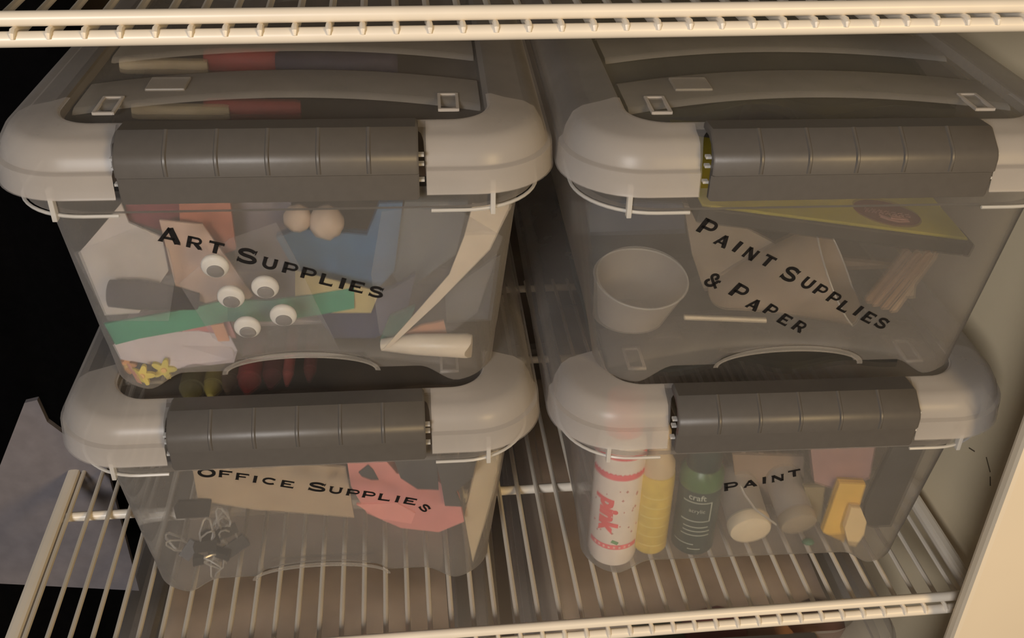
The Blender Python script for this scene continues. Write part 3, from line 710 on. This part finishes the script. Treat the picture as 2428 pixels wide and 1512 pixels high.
def text_on_cyl(txt, size, r, a_c, z_c, mat, parent, vertical=False, bold=.0, shear=0., name='printed_word', xs=1.):
    cu = bpy.data.curves.new('tmp', 'FONT'); cu.body = txt; cu.size = size; cu.align_x = 'CENTER'; cu.align_y = 'CENTER'; cu.offset = bold; cu.shear = shear; cu.resolution_u = 3
    ob = bpy.data.objects.new('tmp', cu); COL.objects.link(ob); dg = bpy.context.evaluated_depsgraph_get()
    me = bpy.data.meshes.new_from_object(ob.evaluated_get(dg)); bpy.data.objects.remove(ob)
    b2 = bmesh.new(); b2.from_mesh(me)
    for q in range(-12, 13):
        if vertical: bmesh.ops.bisect_plane(b2, geom=b2.verts[:]+b2.edges[:]+b2.faces[:], plane_co=(0, q*size/16, 0), plane_no=(0, 1, 0))
        else: bmesh.ops.bisect_plane(b2, geom=b2.verts[:]+b2.edges[:]+b2.faces[:], plane_co=(q*size/6, 0, 0), plane_no=(1, 0, 0))
    b2.to_mesh(me); b2.free()
    for v in me.vertices:
        x, y = v.co.x*xs, v.co.y
        if vertical: x, y = y, -x
        a = a_c+x/r; v.co = (r*math.cos(a), r*math.sin(a), z_c+y)
    me.materials.clear(); me.materials.append(mat); o = bpy.data.objects.new(name, me); COL.objects.link(o); o.parent = parent; return o
text_on_cyl('pink', .0165, rb*1.02, R(-122), .046, col('ink_pink', 226, 96, 98), pb, vertical=True, bold=.0010, shear=.15, xs=.95)
bm = bmesh.new(); add_box(bm, (0, 0, 0), (.0045, .0002, .0024), rot=Matrix.Rotation(R(25), 3, 'Y')); bm.transform(Matrix.Translation((rb*1.015*math.cos(R(-100)), rb*1.015*math.sin(R(-100)), .0225)) @ Matrix.Rotation(R(-10), 4, 'Z')); link_bm('green_leaf', bm, col('leaf_green', 110, 160, 110), pb)
# yellow bottle
w = at(1548, 1318, Z=FLZ)
yb = empty('paint_bottle', (w.x, .0585, FLZ)); tag(yb, 'mustard yellow bottle with pale top, second from left in the paint box', 'bottle')
ry = .0112
bm = bmesh.new(); lathe(bm, [(ry*.9, 0), (ry, .002), (ry, .058), (ry*.97, .064)], 32); link_bm('bottle_body', bm, col('bottle_yellow', 214, 188, 92, .4, var=.08, scale=160), yb, True)
bm = bmesh.new(); lathe(bm, [(ry*.95, .064), (ry*.9, .072), (ry*.55, .080), (ry*.5, .095), (ry*.3, .100)], 32); link_bm('neck', bm, col('neck_cream', 206, 186, 150, .4), yb, True)
for k in range(6): ringpart(yb, 'label_line', ry*1.01, .008+k*.008, .0088+k*.008, col('line_pale', 226, 206, 130), -150, -40, 16)
# green bottle
w = at(1650, 1312, Z=FLZ)
gb = empty('paint_bottle', (w.x, .0575, FLZ)); tag(gb, 'dark green bottle with white printed label, third from left in the paint box', 'bottle')
rg = .0138
bm = bmesh.new(); lathe(bm, [(rg*.9, 0), (rg, .002), (rg, .052), (rg*.97, .054)], 36); link_bm('bottle_body', bm, col('bottle_slate', 56, 70, 66, .35), gb, True)
bm = bmesh.new(); lathe(bm, [(rg*1.0, .054), (rg*1.03, .056), (rg*1.0, .064), (rg*.8, .068)], 36); link_bm('shoulder', bm, col('bottle_green', 78, 108, 70, .35), gb, True)
bm = bmesh.new(); lathe(bm, [(rg*.8, .068), (rg*.8, .090), (rg*.7, .092)], 36); link_bm('cap', bm, col('cap_darkgreen', 44, 58, 54, .35), gb, True)
wl = col('label_white', 176, 184, 172)
for z0, a0, a1 in [(.0455, -150, -70), (.0300, -150, -72), (.0250, -140, -72), (.0215, -140, -66), (.0180, -145, -66), (.0100, -165, -105), (.0060, -120, -85)]:
    ringpart(gb, 'label_line', rg*1.012, z0, z0+.0008, wl, a0, a1, 18)
ringpart(gb, 'label_line', rg*1.012, .0300, .0463, wl, -73, -69, 3)
text_on_cyl('craft', .0062, rg*1.015, R(-112), .0500, wl, gb, bold=.0001)
text_on_cyl('acrylic', .0042, rg*1.015, R(-108), .0390, wl, gb)
# clear squeeze bottles with round caps towards us
def squeeze(px, py, capc, r, ln, axis, lb, m=None):
    c = at(px, py, Y=.050); e = empty('squeeze_bottle', c); tag(e, lb, 'bottle')
    q = Vector(axis).normalized().to_track_quat('Z', 'Y').to_matrix().to_4x4()
    bm = bmesh.new(); lathe(bm, [(r*.2, -.0012), (r*.7, -.0008), (r*.93, .0005), (r, .003), (r, .008)], 36, q); link_bm('cap', bm, capc, e, True)
    bm = bmesh.new(); lathe(bm, [(r*.92, .008), (r*.95, .012), (r*.95, ln), (r*.7, ln+.004)], 36, q); link_bm('bottle_body', bm, m or M['cup'], e, True)
squeeze(1780, 1258, col('cap_white', 240, 226, 196, .4), .0142, .046, (.02, .98, .20), 'squeeze bottle with white round cap facing out, below the word Paint')
squeeze(1895, 1243, col('cap_grey', 150, 138, 118, .5), .0125, .042, (-.04, .96, .28), 'squeeze bottle with dull grey cap, right of the white capped one')
bm = bmesh.new(); tube(bm, [at(1755, 1150, Y=.046), at(1765, 1170, Y=.046), at(1790, 1205, Y=.047), at(1840, 1242, Y=.048)], .0007, 6)
tag(link_bm('clear_tube', bm, M['rib'], smooth=True), 'thin clear tube curving down from the word Paint', 'tube')
w = at(1915, 1284, Y=.050); bm = bmesh.new(); bmesh.ops.create_icosphere(bm, subdivisions=2, radius=.0036); bmesh.ops.scale(bm, vec=(1.2, 1, .8), verts=bm.verts)
tag(link_bm('green_bead', bm, col('bead_green', 60, 110, 84), loc=w, smooth=True), 'small green bead at the bottom of the paint box', 'bead')
sheet('card_sheet', [(1735, 1070), (1905, 1075), (1900, 1190), (1750, 1200)], .085, .002, col('card_taupe', 140, 122, 104), 'taupe card behind the word Paint', 'card')
sheet('sponge_brush', [(1920, 1052), (2075, 1052), (2060, 1130), (1990, 1160), (1930, 1140)], .066, .006, col('brush_mauve', 150, 120, 116), 'mauve sponge under the right part of the latch', 'sponge')
sheet('paint_stick', [(1990, 1142), (2052, 1145), (2030, 1220), (2000, 1282), (1945, 1280)], .058, .005, col('stick_yellow', 222, 182, 84), 'yellow flat paint stick right of the squeeze bottles', 'paint stick')
sheet('paint_stick', [(2018, 1200), (2040, 1202), (2054, 1235), (2048, 1265), (2028, 1296), (2012, 1290), (2002, 1250)], .0530, .004, col('stick_cream', 232, 208, 158), 'cream paint stick with rounded end in front of the yellow one', 'paint stick')
sheet('dark_panel', [(2115, 1055), (2195, 1055), (2165, 1130), (2110, 1262), (2090, 1278), (2060, 1270), (2048, 1240), (2052, 1190)], .060, .004, col('panel_dark', 48, 48, 44), 'dark grey paddle leaning against the right end of the paint box', 'paddle')
sheet('foam_block', [(1905, 1150), (1955, 1150), (1940, 1260), (1925, 1230)], .066, .004, col('foam_olive', 128, 118, 92), 'olive foam block behind the yellow stick', 'foam block')

def top_cloth(b, z, y0, y1, x0, x1, mat, lb):
    CUR[0] = b; bm = bmesh.new(); nx, ny = 22, 22; g = []
    for i in range(nx+1):
        g.append([bm.verts.new(inside(b, x0+(x1-x0)*i/nx, y0+(y1-y0)*j/ny, z+.003*math.sin(i*.8+j*.35)+.002*math.sin(j*1.1-i*.5))) for j in range(ny+1)])
    for i in range(nx):
        for j in range(ny): bm.faces.new((g[i][j], g[i+1][j], g[i+1][j+1], g[i][j+1]))
    r_ = bmesh.ops.extrude_face_region(bm, geom=bm.faces[:]); bmesh.ops.translate(bm, vec=(0, 0, -.006), verts=[v for v in r_['geom'] if isinstance(v, bmesh.types.BMVert)])
    tag(link_bm('folded_cloth', bm, mat, smooth=True), lb, 'cloth')
top_cloth('LL', .112, .085, .36, -.105, .105, col('cloth_umber', 84, 70, 60, .95), 'dark brown cloth at the top of the office box, seen through the lid')
top_cloth('LR', .118, .100, .36, -.095, .105, col('cloth_slate', 74, 76, 68, .95), 'dark slate cloth at the top of the paint bottles box, seen through the lid')
top_cloth('UL', .118, .060, .36, -.105, .105, col('cloth_brown', 84, 74, 66, .95), 'dark brown cloth at the top of the art box, seen through the lid')
top_cloth('UR', .132, .110, .36, -.105, .105, col('cloth_olive', 80, 76, 54, .95), 'dark olive cloth at the top of the paint supplies box, seen through the lid')
CUR[0] = None
# --- left: garments beyond the shelf
def curtain(name, x, y0, y1, z0, z1, amp, mat, lb, cat, ph=0, bottom=None, nrm='x'):
    bm = bmesh.new(); ny, nz = 60, 12; g = []
    for i in range(ny+1):
        u = i/ny; row = []
        for j in range(nz+1):
            v = j/nz; zb = z0 if not bottom else bottom(u)
            z = zb+(z1-zb)*v; d = amp*(math.sin(u*26+ph)+.5*math.sin(u*57+ph*2))*(1-.5*v)
            p = (x+d, y0+(y1-y0)*u, z) if nrm == 'x' else (y0+(y1-y0)*u, x+d, z)
            row.append(bm.verts.new(p))
        g.append(row)
    for i in range(ny):
        for j in range(nz): bm.faces.new((g[i][j], g[i+1][j], g[i+1][j+1], g[i][j+1]))
    bmesh.ops.solidify(bm, geom=bm.faces[:], thickness=.002)
    return tag(link_bm(name, bm, mat, smooth=True), lb, cat)
curtain('black_garment', .30, -.42, .012, -.50, .66, .010, M['black'], 'black garment hanging at the left beyond the shelf', 'garment', nrm='y')
sheet('grey_cloth', [(58, 955), (88, 948), (112, 1000), (150, 1028), (240, 1060), (330, 1400), (-60, 1380), (-30, 1180)], .18, .004, M['greyc'], 'blue grey cloth hanging below the black garment', 'cloth')

# --- third row below the lower shelf
latch_box(.4250, .012, -.217, R(-1.5), 'clear plastic box under the lower wire shelf, its lid by the right wall', full=False)
latch_box(.1450, .012, -.217, R(-1.5), 'clear plastic box under the lower wire shelf, left one of the two below', full=False)
def toy(px, py, r, c, lb, sc):
    w = at(px, py, Z=-.085); bm = bmesh.new(); bmesh.ops.create_icosphere(bm, subdivisions=2, radius=r)
    for v in bm.verts: v.co = Vector((v.co.x*sc[0], v.co.y*sc[1], v.co.z*sc[2]))*(1+.12*math.sin(v.co.x*300+v.co.y*410))
    tag(link_bm('yarn_ball', bm, col(lb[:16], *c), loc=w, smooth=True), lb, 'yarn ball')
toy(1690, 1500, .022, (150, 70, 66), 'red yarn ball in the box under the shelf', (1.2, 1, .7))
toy(1830, 1485, .016, (186, 140, 112), 'peach yarn ball in the box under the shelf', (1.5, 1, .6))
toy(1560, 1512, .018, (88, 104, 74), 'green yarn ball in the box under the shelf', (1.4, 1, .6))
toy(1920, 1480, .020, (92, 58, 48), 'dark brown yarn ball in the box under the shelf', (1.3, 1, .7))

for cx_, lb in ((.425, 'added brown filler, light put into its colour, in the right box under the shelf'), (.145, 'added brown filler, light put into its colour, in the left box under the shelf')):
    bm = bmesh.new(); nx, ny = 24, 30; g = []
    for i in range(nx+1):
        g.append([bm.verts.new((-.10+.20*i/nx, .05+.30*j/ny, .0015*math.sin(i*.7+j*.3)+.001*math.sin(j*.9-i*.4))) for j in range(ny+1)])
    for i in range(nx):
        for j in range(ny): bm.faces.new((g[i][j], g[i+1][j], g[i+1][j+1], g[i][j+1]))
    r_ = bmesh.ops.extrude_face_region(bm, geom=bm.faces[:]); bmesh.ops.translate(bm, vec=(0, 0, -.08), verts=[v for v in r_['geom'] if isinstance(v, bmesh.types.BMVert)])
    tag(link_bm('lit_filler', bm, col('lit_filler_brown', 186, 168, 150, .95), loc=(cx_, .02, -.078), smooth=True), lb, 'lit_filler')  # added filler; its brown is lightened to stand in for light under the lid

# ------------------------------------------------------------------ contents never poke through the walls of their box
bpy.context.view_layer.update()
def keep_inside(root, b):
    x0, y0, z0, a = boxes[b]; Mb = Matrix.Translation((x0, y0, z0)) @ Matrix.Rotation(a, 4, 'Z'); Mi = Mb.inverted()
    todo = [root]
    while todo:
        o = todo.pop(); todo += list(o.children)
        if o.type != 'MESH': continue
        W = Mi @ o.matrix_world; Wi = W.inverted()
        for v in o.data.vertices:
            p = W @ v.co; q = p.copy()
            q.z = max(.0020 if abs(q.x) > .068 and q.y < .052 else .0125, min(.152, q.z)); yf = .030-.0165*min(q.z, ZT)/ZT+.0016
            q.y = max(yf, min(LD-yf, q.y)); hw = BB+(BT-BB)*min(q.z, ZT)/ZT-.0022; r = .030
            e = q.y-yf
            if e < r: hw -= r-math.sqrt(max(0, r*r-(r-e)**2))
            q.x = max(-hw, min(hw, q.x))
            if (q-p).length > 1e-6: v.co = Wi @ q
for n_, b_ in INBOX.items():
    if n_ != pb.name: keep_inside(bpy.data.objects[n_], b_)
